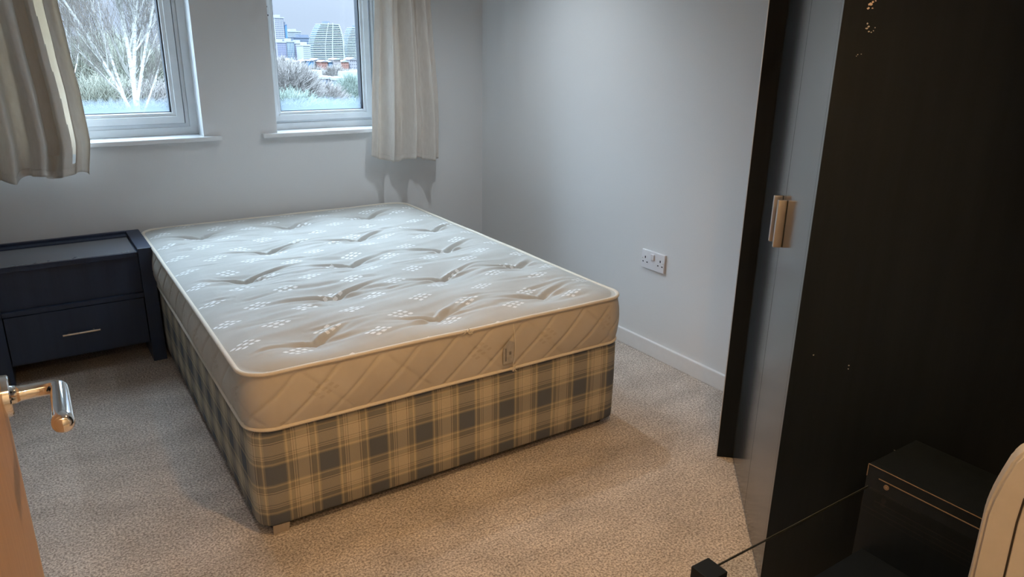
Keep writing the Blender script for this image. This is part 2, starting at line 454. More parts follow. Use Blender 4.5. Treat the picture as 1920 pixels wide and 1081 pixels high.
# ================================================================== BED
BX, BY, BYAW = -.5619, -.0498, -.0075               # right-hand head corner
BW, BL = 1.35, 1.90
def bedpos(name):
    """Empty at the middle of the foot print"""
    c, s_ = math.cos(BYAW), math.sin(BYAW)
    lx, ly = -BW / 2, -BL / 2
    return empty(name, (BX + lx * c - ly * s_, BY + lx * s_ + ly * c, 0), BYAW)
def rr_loop(hx0, hx1, hy0, hy1, radii, step=.01):
    """counter-clockwise rounded rectangle; radii order: (x1,y0),(x1,y1),(x0,y1),(x0,y0); gives points and outward normals"""
    P = []
    corners = [(hx1, hy0, -PI / 2, radii[0], -1, 1), (hx1, hy1, 0, radii[1], -1, -1), (hx0, hy1, PI / 2, radii[2], 1, -1), (hx0, hy0, PI, radii[3], 1, 1)]
    arcs = []
    for cx, cy, a0, r, sx, sy in corners:
        k = max(3, int(r * PI / 2 / step)) if r > 0 else 1
        c = (cx + sx * r, cy + sy * r)
        arcs.append([(c[0] + r * math.cos(a0 + PI / 2 * i / k), c[1] + r * math.sin(a0 + PI / 2 * i / k), math.cos(a0 + PI / 2 * i / k), math.sin(a0 + PI / 2 * i / k)) for i in range(k + 1)])
    for i in range(4):
        P += arcs[i]
        a, b = arcs[i][-1], arcs[(i + 1) % 4][0]
        L = math.hypot(b[0] - a[0], b[1] - a[1]); k = int(L / step)
        nx, ny = (b[1] - a[1]) / L, -(b[0] - a[0]) / L
        for j in range(1, k): P.append((a[0] + (b[0] - a[0]) * j / k, a[1] + (b[1] - a[1]) * j / k, nx, ny))
    return P
def skin_rings(rings, uvs, cap_top=False, cap_bot=False, name='m'):
    """rings: list of closed vertex rings; uvs: the same shape plus one closing column"""
    n = len(rings[0]); V = [p for r in rings for p in r]; Fc = []; UV = []
    for i in range(len(rings) - 1):
        for k in range(n):
            k2 = (k + 1) % n
            Fc.append((i * n + k, i * n + k2, (i + 1) * n + k2, (i + 1) * n + k))
            UV += [uvs[i][k], uvs[i][k + 1], uvs[i + 1][k + 1], uvs[i + 1][k]]
    if cap_top: Fc.append(tuple((len(rings) - 1) * n + k for k in range(n))); UV += [(0, 0)] * n
    if cap_bot: Fc.append(tuple(range(n))[::-1]); UV += [(0, 0)] * n
    me = bpy.data.meshes.new(name); me.from_pydata(V, [], Fc)
    ul = me.uv_layers.new(name='UVMap'); ul.data.foreach_set('uv', [c for uv in UV for c in uv])
    return me
# -- divan base: two upholstered boxes on glides
base = bedpos('divan_base')
tag(base, 'tartan upholstered divan base in two sections under the cream mattress', 'bed')
ZB0, ZB1 = .030, .340
def base_section(y0, y1, rad, label, u0):
    loop = rr_loop(-BW / 2, BW / 2, y0, y1, rad, .02)
    L = [0]
    for i in range(len(loop)):
        a, b = loop[i], loop[(i + 1) % len(loop)]; L.append(L[-1] + math.hypot(b[0] - a[0], b[1] - a[1]))
    prof = [(-.012, 0), (-.004, .002), (0, .01), (.001, .08), (.002, .16), (.001, .24), (0, ZB1 - ZB0 - .014), (-.003, ZB1 - ZB0 - .005), (-.010, ZB1 - ZB0)]
    rings, uvs = [], []
    for off, z in prof:
        rings.append([(p[0] + p[2] * off, p[1] + p[3] * off, ZB0 + z) for p in loop])
        uvs.append([(l + u0, z) for l in L])
    me = skin_rings(rings, uvs, True, True, 'base_section')
    o = link('base_section', me, M['tartan'], base); autosmooth(o, 50)
    return tag(o, label)
ym = .0
base_section(-BL / 2, ym - .0035, (.05, .004, .004, .05), 'foot half of the tartan base', 0)
base_section(ym + .0035, BL / 2, (.004, .03, .03, .004), 'head half of the tartan base', .07)
for sx, sy in ((-1, -1), (1, -1), (-1, 1), (1, 1)):
    m_ = MB(); cx, cy = sx * (BW / 2 - .055), sy * (BL / 2 - .06)
    m_.tube([(cx, cy, 0), (cx, cy, .008), (cx, cy, .012), (cx, cy, .034)], [.02, .022, .014, .014], 16)
    m_.build('glide_foot', M['black_plastic'], base)
m_ = MB(); m_.prism([(0, 0), (.045, .0), (.05, .028), (.0, .03)], (-BW / 2 + .035, -BL / 2 + .010, .001), (1, 0, 0), (0, 0, 1), .004)
tag(m_.build('corner_bracket', M['nickel'], base), 'bent metal bracket at the corner')

# -- mattress
mat = bedpos('mattress')
tag(mat, 'cream tufted double mattress with white diamond motifs lying on the tartan base', 'mattress')
MZ0, MH = .342, .178
MW, ML, MR = 1.352, 1.905, .075
TUFTS = []
for i, (v, us) in enumerate(((.29, (.207, .61, 1.02)), (.69, (.40, .81, 1.19)), (1.05, (.215, .635, 1.064)), (1.405, (.433, .864, 1.21)), (1.765, (.238, .652, 1.07)))):
    for u in us: TUFTS.append((u - BW / 2, BL / 2 - v))
rnd = random.Random(3)
ARMS = []
for tx, ty in TUFTS:
    for side in (1, -1):
        for k in range(3):
            slope = (rnd.uniform(.25, .55) if side > 0 else rnd.uniform(-.05, .3)) if k < 2 else rnd.uniform(-.5, -.1)
            ARMS.append((tx, ty, side, slope, rnd.uniform(.010, .016) * (1 if k == 0 else .45), rnd.uniform(.07, .17), rnd.uniform(.008, .013)))
for k in range(75):      # loose wrinkles running across the bed
    ARMS.append((rnd.uniform(-.66, .6), rnd.uniform(-.9, .8), rnd.choice((1, -1)), rnd.uniform(-.1, .35), rnd.uniform(.002, .0048), rnd.uniform(.08, .2), rnd.uniform(.007, .014)))
def mat_height(x, y):
    dx = MW / 2 - abs(x); dy = ML / 2 - abs(y)
    dd = max(0, min(dx, dy)); 
    if dx < .12 and dy < .12: dd = max(0, .12 - math.hypot(.12 - dx, .12 - dy))
    h = .016 * (1 - math.exp(-dd / .035))
    edge = min(1, dd / .08)
    for tx, ty in TUFTS:
        r2 = (x - tx) ** 2 + (y - ty) ** 2
        if r2 < .16:
            r = math.sqrt(r2)
            h += edge * (.007 * math.exp(-((r - .17) / .08) ** 2) - .009 * math.exp(-(r / .024) ** 1.3) - .019 * math.exp(-(r / .070) ** 1.3))
    for tx, ty, side, sl, dep, ln, wd in ARMS:
        ax = (x - tx) * side
        if ax < -.015 or ax > ln * 3.2: continue
        ax = max(ax, 0)
        yy = (y - ty) - (sl * ax - sl * .9 * ax * ax)
        if abs(yy) > .045: continue
        f = math.exp(-(ax / ln) ** 1.6) * (.18 + .82 * min(1, ax / .028))
        q = yy / wd
        h += edge * dep * f * (-math.exp(-q * q) + .55 * math.exp(-(q - 1.9) ** 2) + .4 * math.exp(-(q + 1.9) ** 2))
    h += edge * .0030 * noise.noise(Vector((x * 2.2, y * 26 - x * 6, 0))) + edge * .004 * noise.noise(Vector((x * 3, y * 4, 3)))
    return h
NX, NY = 300, 430
V = []; Fc = []
for j in range(NY + 1):
    y = -ML / 2 + ML * j / NY; dy = ML / 2 - abs(y)
    hw = MW / 2 if dy >= MR else MW / 2 - MR + math.sqrt(max(0, MR ** 2 - (MR - dy) ** 2))
    for i in range(NX + 1):
        x = -hw + 2 * hw * i / NX
        V.append((x, y, MZ0 + MH - .002 + mat_height(x, y)))
for j in range(NY):
    for i in range(NX):
        a = j * (NX + 1) + i; Fc.append((a, a + 1, a + NX + 2, a + NX + 1))
me = bpy.data.meshes.new('top_panel'); me.from_pydata(V, [], Fc); link('top_panel', me, M['ticking'], mat, True)
loop = rr_loop(-MW / 2, MW / 2, -ML / 2, ML / 2, (MR,) * 4, .006)
L = [0]
for i in range(len(loop)):
    a, b = loop[i], loop[(i + 1) % len(loop)]; L.append(L[-1] + math.hypot(b[0] - a[0], b[1] - a[1]))
NV = 34; rings = []; uvs = []
for j in range(NV + 1):
    v = j / NV; z = MZ0 + MH * v; ring_ = []
    for k, p in enumerate(loop):
        u = L[k]; zz = v * MH
        # diamond quilting: grooves along two families of diagonals
        g1 = abs(((u - zz * 1.15) / .128) % 1 - .5) * .128; g2 = abs(((u + zz * 1.05) / .256 + .3) % 1 - .5) * .256
        gr = math.exp(-(g1 / .005) ** 2) + .7 * math.exp(-(g2 / .005) ** 2)
        puff = math.sin(PI * v)
        off = .014 * puff ** .7 - .0055 * gr * min(1, puff * 3) + .003 * noise.noise(Vector((u * 5, zz * 9, 1))) * puff
        off += .0035 * math.sin(u * 7.3) * puff
        ring_.append((p[0] + p[2] * off, p[1] + p[3] * off, z))
    rings.append(ring_); uvs.append([(l, v * MH) for l in L])
me = skin_rings(rings, uvs, False, True, 'side_border'); link('side_border', me, M['border'], mat, True)
def piping(zc, r, amp, name='edge_piping'):
    n = len(loop); seg = 10; rs = []
    lp = loop[::2]
    pts = [(p[0] + p[2] * .004, p[1] + p[3] * .004, zc + amp * noise.noise(Vector((p[0] * 4, p[1] * 4, zc * 9)))) for p in lp]
    nr = [(p[2], p[3]) for p in lp]
    for q in range(seg):
        a = 2 * PI * q / seg
        rs.append([(P[0] + N_[0] * r * math.cos(a), P[1] + N_[1] * r * math.cos(a), P[2] + r * .9 * math.sin(a)) for P, N_ in zip(pts, nr)])
    rs.append(rs[0]); return link(name, skin_rings(rs, [[(0, 0)] * (len(lp) + 1)] * len(rs), name=name), M['piping'], mat, True)
tag(piping(MZ0 + MH - .001, .0072, .003), 'piping around the top edge'); tag(piping(MZ0 + .007, .0065, .002), 'piping around the bottom edge')
# stitched label, vertical joining seam and thread ends on the foot side
yf = -ML / 2
lx = -MW / 2 + .815
m_ = MB(); m_.prism([(0, 0), (.04, 0), (.042, .072), (.022, .082), (0, .06)], (lx, yf - .0175, MZ0 + .035), (1, 0, 0), (0, 0, 1), .0015)
lab = tag(m_.build('care_label', M['label'], mat), 'small faded grey label')
m_ = MB(); m_.box(lx + .008, lx + .013, yf - .0202, yf - .0178, MZ0 + .045, MZ0 + .09); m_.box(lx + .024, lx + .031, yf - .0202, yf - .0178, MZ0 + .066, MZ0 + .076)
m_.build('printed_mark', M['label_band'], lab)
m_ = MB(); m_.tube([(lx + .047, yf - .0165 * math.sin(PI * (q + .6) / 11) ** .7 - .001, MZ0 + .014 + (MH - .026) * q / 10) for q in range(11)], .0016, 6); m_.build('joining_seam', M['piping'], mat)
for tx, tz in ((lx - .13, MZ0 + MH - .002), (lx + .055, MZ0 + .008)):
    m_ = MB()
    for k in range(7):
        a = rnd.uniform(0, 2 * PI); m_.tube([(tx, yf - .006, tz), (tx + .012 * math.cos(a), yf - .014, tz + .008 * math.sin(a)), (tx + .02 * math.cos(a + .5), yf - .013, tz + .012 * math.sin(a + .4))], .0012, 5)
    m_.build('thread_tuft', M['piping'], mat)
for k, (tx, ty) in enumerate(TUFTS):
    z = MZ0 + MH - .002 + mat_height(tx, ty)
    m_ = MB()
    for q in range(6):
        a = q * PI / 3 + k; m_.tube([(tx, ty, z), (tx + .004 * math.cos(a), ty + .004 * math.sin(a), z + .0035), (tx + .008 * math.cos(a), ty + .008 * math.sin(a), z + .0025)], .0009, 5)
    m_.build('tuft', M['thread'], mat)

# ================================================================== NIGHTSTAND
ns_ = empty('nightstand', (-2.242, -.225, 0))
tag(ns_, 'wide blue-black nightstand with one drawer, against the wall left of the bed', 'nightstand')
def npart(m_, name, mtl, par=None, lab=None, smooth=False):
    o = m_.build(name, mtl, par or ns_)
    if par is None: o.matrix_parent_inverse = ns_.matrix_basis.inverted()
    if lab: o['label'] = lab
    return o
XA, XB, YF, YB = -2.560, -1.924, -.405, -.022
for x0, x1 in ((XB - .056, XB), (XA, XA + .056)):
    m_ = MB(); m_.box(x0, x1, YF, YB, 0, .526, .0025); npart(m_, 'side_panel', M['night'])
m_ = MB(); m_.box(XA + .0565, XB - .0565, YF + .012, YB - .0, .490, .510, .0015); npart(m_, 'top', M['night'])
m_ = MB(); m_.box(XA + .062, XB - .062, YF + .016, YB - .075, .5095, .5125, .001); npart(m_, 'top_insert', M['night_top'], lab='grey reflective inset top')
m_ = MB(); m_.box(XA + .0565, XB - .0565, YB - .022, YB, .03, .5265, .002); m_.box(XA + .0565, XB - .0565, YB - .070, YB - .023, .510, .516, .001); npart(m_, 'back_panel', M['night'])
m_ = MB(); m_.box(XA + .0565, XB - .0565, YF + .006, YB - .023, .306, .326, .0015); npart(m_, 'shelf', M['night'])
m_ = MB(); m_.box(XA + .0565, XB - .0565, YF + .022, YF + .036, .3265, .4895, .001); npart(m_, 'front_panel', M['night'])
m_ = MB(); m_.box(XA + .0565, XB - .0565, YF + .03, YB - .023, .085, .10); npart(m_, 'bottom_panel', M['night'])
m_ = MB(); m_.box(XA + .060, XB - .060, YF + .002, YF + .020, .100, .3035, .0015); m_.box(XA + .075, XB - .075, YF + .0205, YB - .05, .105, .27)
dr = npart(m_, 'drawer', M['night'])
m_ = MB(); m_.tube([(-2.309, YF - .020, .200), (-2.169, YF - .020, .200)], .0048, 14)
for x in (-2.285, -2.193): m_.tube([(x, YF + .003, .200), (x, YF - .02, .200)], .0035, 10)
hh = m_.build('drawer_handle', M['nickel'], dr); hh['label'] = 'slim metal bar handle'

# ================================================================== WARDROBE (stands at an angle across the corner)
WA = Vector((-.85, -2.85, 0)); WU = Vector((.684, .7295, 0)).normalized()
ang = math.atan2(WU.y, WU.x)
wr = empty('wardrobe', WA, ang)                    # local +x runs along the front away from us, local -y goes into the wardrobe, front faces +y
tag(wr, 'tall black two-door wardrobe standing at an angle in front of the right wall', 'wardrobe')
WW, WD, WH, T = .66, .50, 2.08, .018
def wpart(m_, name, mtl, par=None, lab=None):
    o = m_.build(name, mtl, par or wr)
    if lab: o['label'] = lab
    return o
m_ = MB(); m_.box(0, T, -.575, -.0006, .0, WH, .0005); near = wpart(m_, 'side_panel', M['wardrobe'], lab='scuffed near side panel')
m_ = MB(); m_.box(WW + .002, WW + T + .002, -WD, .052, .0, WH, .001); wpart(m_, 'side_panel', M['wardrobe'], lab='far side panel standing proud of the doors')
m_ = MB(); m_.box(WW + .0022, WW + T + .0018, .0525, .0535, .0, WH); wpart(m_, 'edge_strip', M['nickel'], lab='pale edge band of the far side panel')
m_ = MB(); m_.box(T, WW + .001, -WD, -.021, WH - T, WH - .001); wpart(m_, 'top_panel', M['wardrobe'])
m_ = MB(); m_.box(T, WW + .001, -WD + .001, -.021, .05, .07); wpart(m_, 'bottom_panel', M['wardrobe'])
m_ = MB(); m_.box(T, WW + .001, -WD, -WD + .006, .07, WH - T); wpart(m_, 'back_panel', M['wardrobe'])
m_ = MB(); m_.box(T, WW + .001, -.060, -.045, 0, .049); wpart(m_, 'plinth', M['wardrobe'])
m_ = MB(); m_.box(.0003, T, -.0005, 0, 0, WH); wpart(m_, 'edge_strip', M['wardrobe_door'])
for x0, x1, hx in ((T + .0004, .3285, .300), (.3300, WW + .0015, .366)):
    m_ = MB(); m_.box(x0, x1, -.0195, 0, .012, WH - .004, .0012); dr = wpart(m_, 'door', M['wardrobe_door'])
    m_ = MB()
    m_.box(hx - .006, hx + .006, .0003, .024, .870, 1.000, .003, seg=3)
    h = autosmooth(wpart(m_, 'door_handle', M['nickel'], dr, 'brushed metal bar handle'))
# wear on the near side: chips and scratches, lying on the panel (local x = 0 plane)
def blot(cy, cz, r, mtl_pts, mb, seed):
    rr = random.Random(seed); n = 9
    pts = [(r * rr.uniform(.5, 1.1) * math.cos(2 * PI * k / n), r * rr.uniform(.4, 1.) * math.sin(2 * PI * k / n)) for k in range(n)]
    mb.prism(pts, (-.0004, cy, cz), (0, 1, 0), (0, 0, 1), .0005)
m_ = MB()
for k, (t_, z, r) in enumerate(((.052, 1.474, .0045), (.056, 1.478, .003), (.049, 1.466, .003), (.057, 1.466, .0022), (.052, 1.487, .002), (.061, 1.480, .0018))):
    blot(-t_, z, r, None, m_, k)
wpart(m_, 'chipped_patch', M['scuff'], near, 'bare chipboard chip')
m_ = MB()
for k, (t_, z, r) in enumerate(((.052, 1.436, .0022), (.055, 1.430, .0026), (.052, 1.426, .003), (.057, 1.420, .0022), (.062, 1.419, .0016), (.068, 1.428, .0016), (.066, 1.422, .0014),
                                (.042, 1.374, .0015), (.049, 1.375, .0013), (.040, 1.371, .001), (.047, .684, .0022), (.131, .655, .002), (.131, .664, .002))):
    m_ = MB(); blot(-t_, z, r, None, m_, 50 + k); wpart(m_, 'nick', M['scratch'], near, 'pale nick')
def scratch(*runs):
    m_ = MB()
    for pts, r in runs: m_.tube([(-.0003, -a, b) for a, b in pts], r, 5)
    wpart(m_, 'scratch', M['scratch'], near, 'pale scratch')
scratch(([(.268, .449), (.283, .445), (.296, .434)], .0006))
scratch(([(.288, .427), (.294, .420), (.291, .411), (.279, .408)], [.0008, .0028, .0022, .0005]))
scratch(([(.306, .436), (.322, .434), (.336, .424), (.350, .418)], [.0006, .0024, .0014, .0005]))
scratch(([(.385, .408), (.398, .402), (.409, .397)], [.0005, .0009, .0004]))
scratch(([(.418, .400), (.440, .398)], .0006))

# ================================================================== LOW BLACK GLASS-TOPPED STAND beside the wardrobe
tv = empty('television_stand', (-1.05, -3.26, 0))
tag(tv, 'low black stand with clear glass top and raised side box, in front of the wardrobe', 'stand')
def tpart(m_, name, mtl, par=None, lab=None):
    o = m_.build(name, mtl, par or tv)
    if par is None: o.matrix_parent_inverse = tv.matrix_basis.inverted()
    if lab: o['label'] = lab
    return o
TY0, TY1 = -3.42, -3.066
for x, y in ((-1.397, TY1 - .048), (-1.397, TY0), ):
    m_ = MB(); m_.box(x, x + .047, y, y + .048, 0, .45, .0015); tpart(m_, 'leg', M['wardrobe'])
for x, y in ((-.70, TY1 - .048), (-.70, TY0)):
    m_ = MB(); m_.box(x, x + .047, y, y + .048, 0, .2645, .0015); tpart(m_, 'leg', M['wardrobe'])
m_ = MB(); m_.box(-1.352, -.8505, TY0 + .01, TY1 - .022, .441, .447, .0008); tg = tpart(m_, 'glass_top', M['clear'], lab='clear glass top')
m_ = MB(); m_.box(-1.352, -.8505, TY1 - .0218, TY1 - .0203, .4415, .4465); tpart(m_, 'glass_edge', M['glass_edge'], tg)
m_ = MB(); m_.box(-1.35, -.653, TY0 + .004, TY1 - .034, .265, .285, .001); tpart(m_, 'shelf', M['wardrobe'])
m_ = MB(); m_.box(-.850, -.834, TY0, TY1 - .014, .2452, .50, .0008); m_.box(-.834, -.655, TY0, TY1 - .014, .484, .4995); m_.box(-.670, -.655, TY0, TY1 - .014, .2855, .484)
m_.box(-.834, -.670, TY1 - .020, TY1 - .0142, .2855, .484)
sb = tpart(m_, 'side_box', M['wardrobe'], lab='raised box at the side')
m_ = MB(); m_.box(-.8512, -.8500, TY0, TY1 - .014, .4990, .5006); m_.box(-.8512, -.8496, TY1 - .0150, TY1 - .0134, .470, .5006); tpart(m_, 'edge_highlight', M['edge'], sb, 'tan strips painting the highlight on the box edges')  # highlight on the chamfered box edges, built in as paler strips
m_ = MB(); m_.box(-.8512, -.8500, TY0, TY1 - .042, .4745, .4765); tpart(m_, 'groove_line', M['edge'], sb)
m_ = MB(); m_.tube([(-.850, TY1 - .062, .464), (-.8525, TY1 - .062, .464)], .0058, 18); m_.tube([(-.850, TY1 - .062, .464), (-.854, TY1 - .062, .464)], .0022, 12)
tpart(m_, 'cam_fitting', M['edge'], sb, 'small round metal fitting')

# ================================================================== WHITE MOULDED APPLIANCE at the lower right
wa = empty('appliance_casing', (-1.36, -3.55, 0)); tag(wa, 'white moulded plastic appliance casing with rounded top corner, nearest the camera at lower right', 'appliance')
ax = Vector((.401, -.916, 0)).normalized(); nrm = Vector((-.916, -.401, 0)).normalized()
poly = [(0, 0.03), (.0, .80), (-.001, .885), (.001, .905), (.005, .927), (.012, .957), (.019, .971), (.030, .984), (.05, .993), (.115, .996), (.125, .99), (.13, .975), (.13, .03)]
org = Vector((-1.50, -3.50, 0)) + ax * .048
def appl(m_, name, mtl, par=None):
    o = m_.build(name, mtl, par or wa)
    if par is None: o.matrix_parent_inverse = wa.matrix_basis.inverted()
    return autosmooth(o, 40)
m_ = MB(); m_.prism(poly, org, ax, (0, 0, 1), -.03, .004); body = appl(m_, 'casing', M['plastic'])
inner = [(.031, .10), (.031, .80), (.029, .885), (.030, .915), (.044, .955), (.06, .965), (.11, .966), (.11, .10)]
m_ = MB(); m_.prism([(a + (.0 if a > .1 else -.0009), b + (.0012 if b > .9 else 0)) for a, b in inner], org + nrm * .0004, ax, (0, 0, 1), -.0005); appl(m_, 'panel_gap', M['seam'], body)
m_ = MB(); m_.prism([(a + (.0012 if a < .1 else 0), b - (.001 if b > .9 else 0)) for a, b in inner], org + nrm * .0024, ax, (0, 0, 1), -.002, .0006); appl(m_, 'front_panel', M['plastic'], body)
for tt in (.03, .10):
    p = org + ax * tt - nrm * .016
    m_ = MB(); m_.tube([(p.x, p.y, 0), (p.x, p.y, .035)], .012, 16); appl(m_, 'foot', M['black_plastic'])

# ================================================================== DOUBLE SOCKET on the right wall
so = empty('double_socket', (0, -1.513, .456)); tag(so, 'white double plug socket with one central switch on the right wall', 'socket')
m_ = MB(); m_.box(-.010, 0, -.073, .073, -.043, .043, .003, seg=3); sp_ = autosmooth(m_.build('face_plate', M['socket'], so))
m_ = MB(); m_.box(-.0155, -.0095, -.010, .012, .004, .032, .002); sw = m_.build('rocker_switch', M['socket'], so)
for cy in (.048, -.048):
    m_ = MB(); m_.box(-.0106, -.0098, cy - .0028, cy + .0028, .004, .014)
    m_.box(-.0106, -.0098, cy + .009, cy + .017, -.0155, -.0105); m_.box(-.0106, -.0098, cy - .017, cy - .009, -.0155, -.0105)
    m_.build('pin_holes', M['gasket'], so)
for cy in (.066, -.066):
    m_ = MB(); m_.tube([(-.0095, cy, .002), (-.0108, cy, .002)], .0025, 12); m_.build('screw', M['nickel'], so)

# ================================================================== CURTAINS
def curtain(name, label, lx_, rx_, zb, folds, yc, notch=None, ztop=2.14, nfold_phase=0, sides=None):
    NS, NZ = 260, 110; V = []; Fc = []
    for j in range(NZ + 1):
        q = j / NZ
        for i in range(NS + 1):
            s = i / NS
            z0 = zb(s); z = z0 + (ztop - z0) * q
            a, b = lx_(z), rx_(z)
            x, y = folds(s, z)
            V.append((a + (b - a) * s + x, yc + y, z))
    for j in range(NZ):
        for i in range(NS):
            if sides and sides[0](V[j * (NS + 1)][2] + 0 * i, (j + .5) / NZ) < (i + .5) / NS < sides[1]((j + .5) / NZ): continue
            a = j * (NS + 1) + i; Fc.append((a, a + 1, a + NS + 2, a + NS + 1))
    me = bpy.data.meshes.new(name); me.from_pydata(V, [], Fc)
    e = empty(name, ((lx_(1) + rx_(1)) / 2, yc, ztop)); tag(e, label, 'curtain', 'curtains at the two windows')
    o = link('curtain_fabric', me, M['curtain'], e, True); o.matrix_parent_inverse = e.matrix_basis.inverted()
    so_ = o.modifiers.new('thickness', 'SOLIDIFY'); so_.thickness = .0016
    # stitched hem line: thin ridge following the folds 3 cm above the bottom
    hb = MB(); pts = []
    for i in range(0, NS + 1, 2):
        s = i / NS; z0 = zb(s); z = z0 + .032; a, b = lx_(z), rx_(z); x, y = folds(s, z)
        pts.append((a + (b - a) * s + x, yc + y - .0012, z))
    hb.tube(pts, .0011, 5); h = hb.build('hem_stitching', M['curtain'], e); h.matrix_parent_inverse = e.matrix_basis.inverted()
    return e
def lerp(pts):
    def f(z):
        if z <= pts[0][0]: return pts[0][1]
        for (a, b), (c, d_) in zip(pts, pts[1:]):
            if z <= c:
                t_ = (z - a) / (c - a); t_ = t_ * t_ * (3 - 2 * t_) * .5 + t_ * .5; return b + (d_ - b) * t_
        return pts[-1][1]
    return f
def foldsR(s, z):
    a = .034 + .014 * min(1, max(0, (1.6 - z) / .8))
    ph = s * 2 * PI
    y = a * (.8 * math.sin(ph * 3.1 + .6) + .35 * math.sin(ph * 6.3 + 1 + z * 1.2) + .25 * math.sin(ph * 1.3 + z))
    y += .010 * noise.noise(Vector((s * 6, z * 2.2, 1))) + .003 * noise.noise(Vector((s * 22, z * 9, 4)))
    # deep pleat a third of the way across
    p = math.exp(-((s - .30 - .02 * math.sin(z * 3)) / .022) ** 2); y += .04 * p
    y += .009 * (abs(math.sin(ph * 2.2 - .7 * z)) - .5) * 2
    return (.006 * math.sin(ph * 6.2), y)
curtain('curtain', 'cream curtain hanging at the right side of the city-view window',
        lerp([(.75, -.752), (1.0, -.735), (1.59, -.700), (2.14, -.68)]), lerp([(.75, -.352), (1.0, -.352), (1.6, -.397), (2.14, -.42)]),
        lambda s: .800 - .035 * s ** .6 - .010 * math.sin(s * 9) - .022 * math.exp(-((s - .36) / .12) ** 2) + .05 * math.exp(-((s - .29) / .012) ** 2), foldsR, -.125)
def foldsL(s, z):
    ph = s * 2 * PI
    y = .030 * math.sin(ph * 5.2 + .8 + .5 * z) + .012 * math.sin(ph * 9.1 + z * 1.5) + .008 * noise.noise(Vector((s * 7, z * 2, 7))) + .003 * noise.noise(Vector((s * 20, z * 10, 2)))
    y += .010 * (abs(math.sin(ph * 3.6 + .4 * z)) - .5) * 2
    y += -.028 * max(0, (s - .90) / .10)
    return (.006 * math.sin(ph * 10.4), y)
curtain('curtain', 'cream curtain gathered at the left side of the birch-view window',
        lerp([(.8, -2.66), (1.5, -2.66), (2.14, -2.64)]), lerp([(.80, -2.098), (.955, -2.074), (1.15, -2.081), (1.32, -2.096), (1.53, -2.110), (2.14, -2.17)]),
        lambda s: .808 + .012 * math.sin(s * 22) - .004 * math.sin(s * 51) + .006 * s, foldsL, -.11, sides=(lambda z, q: .853 + .030 * (1 - min(1, q * 1.6)), lambda q: .905 if q > .04 else 0))
lining = MB(); lining.box(-2.30, -2.125, -.083, -.081, .90, 2.13)
lining = lining.build('curtain_lining', M['lining'], C.objects['curtain.001'], False); lining.matrix_parent_inverse = C.objects['curtain.001'].matrix_basis.inverted(); lining['label'] = 'bright cream lining showing through the gap in the folds'
rl = empty('curtain_pole', (-1.5, -.115, 2.15)); tag(rl, 'metal curtain pole above both windows', 'curtain pole')
m_ = MB(); m_.tube([(-2.8, -.115, 2.155), (-.28, -.115, 2.155)], .012, 16); o = m_.build('pole', M['nickel'], rl); o.matrix_parent_inverse = rl.matrix_basis.inverted()
for x in (-2.75, -1.4, -.32):
    m_ = MB(); m_.tube([(x, -.001, 2.155), (x, -.12, 2.155)], .008, 10); o = m_.build('bracket', M['nickel'], rl); o.matrix_parent_inverse = rl.matrix_basis.inverted()

# ================================================================== OUTDOORS
GZ = -14.0
def flat(name, c, c2=None, sc=.2, rough=.9, k=.20):
    c2 = tuple(x * k for x in (c2 or tuple(min(1, x * 1.15) for x in c))); c = tuple(x * k for x in c)
    return noisy(name, c, c2, sc, rough, spec=.1)
M['ground'] = flat('rough_grass_ground', (.32, .36, .30), (.48, .50, .46), .08)
M['tarmac'] = flat('pale_tarmac', (.55, .57, .62), (.62, .64, .70), .1)
M['bark'] = noisy('birch_bark', (.42, .41, .39), (.12, .11, .10), 9, .8, stretch=(1, 1, 3))
M['twig'] = flat('birch_twig', (.50, .43, .38), (.85, .77, .70), 3)
M['twig_pale'] = flat('pale_birch_branch', (1.2, 1.15, 1.05), (1.8, 1.75, 1.65), 3)
M['scrub'] = flat('grey_green_scrub_twig', (.52, .54, .42), (.98, .97, .80), .6)
M['scrub2'] = flat('brown_scrub_twig', (.66, .58, .54), (1., .92, .87), .6)
M['green'] = flat('dull_green_leaf', (.55, .68, .58), (.85, .98, .85), .6)
m_ = MB(); m_.box(-500, 1200, 3, 1500, GZ - .5, GZ); struct(m_.build('ground', M['ground']))
m_ = MB()
p0, p1 = at(575, 160, 150), at(700, 185, 150)
m_.box(p0.x - 15, p1.x + 30, 118, 190, GZ, GZ + .06); struct(m_.build('car_park', M['tarmac']))

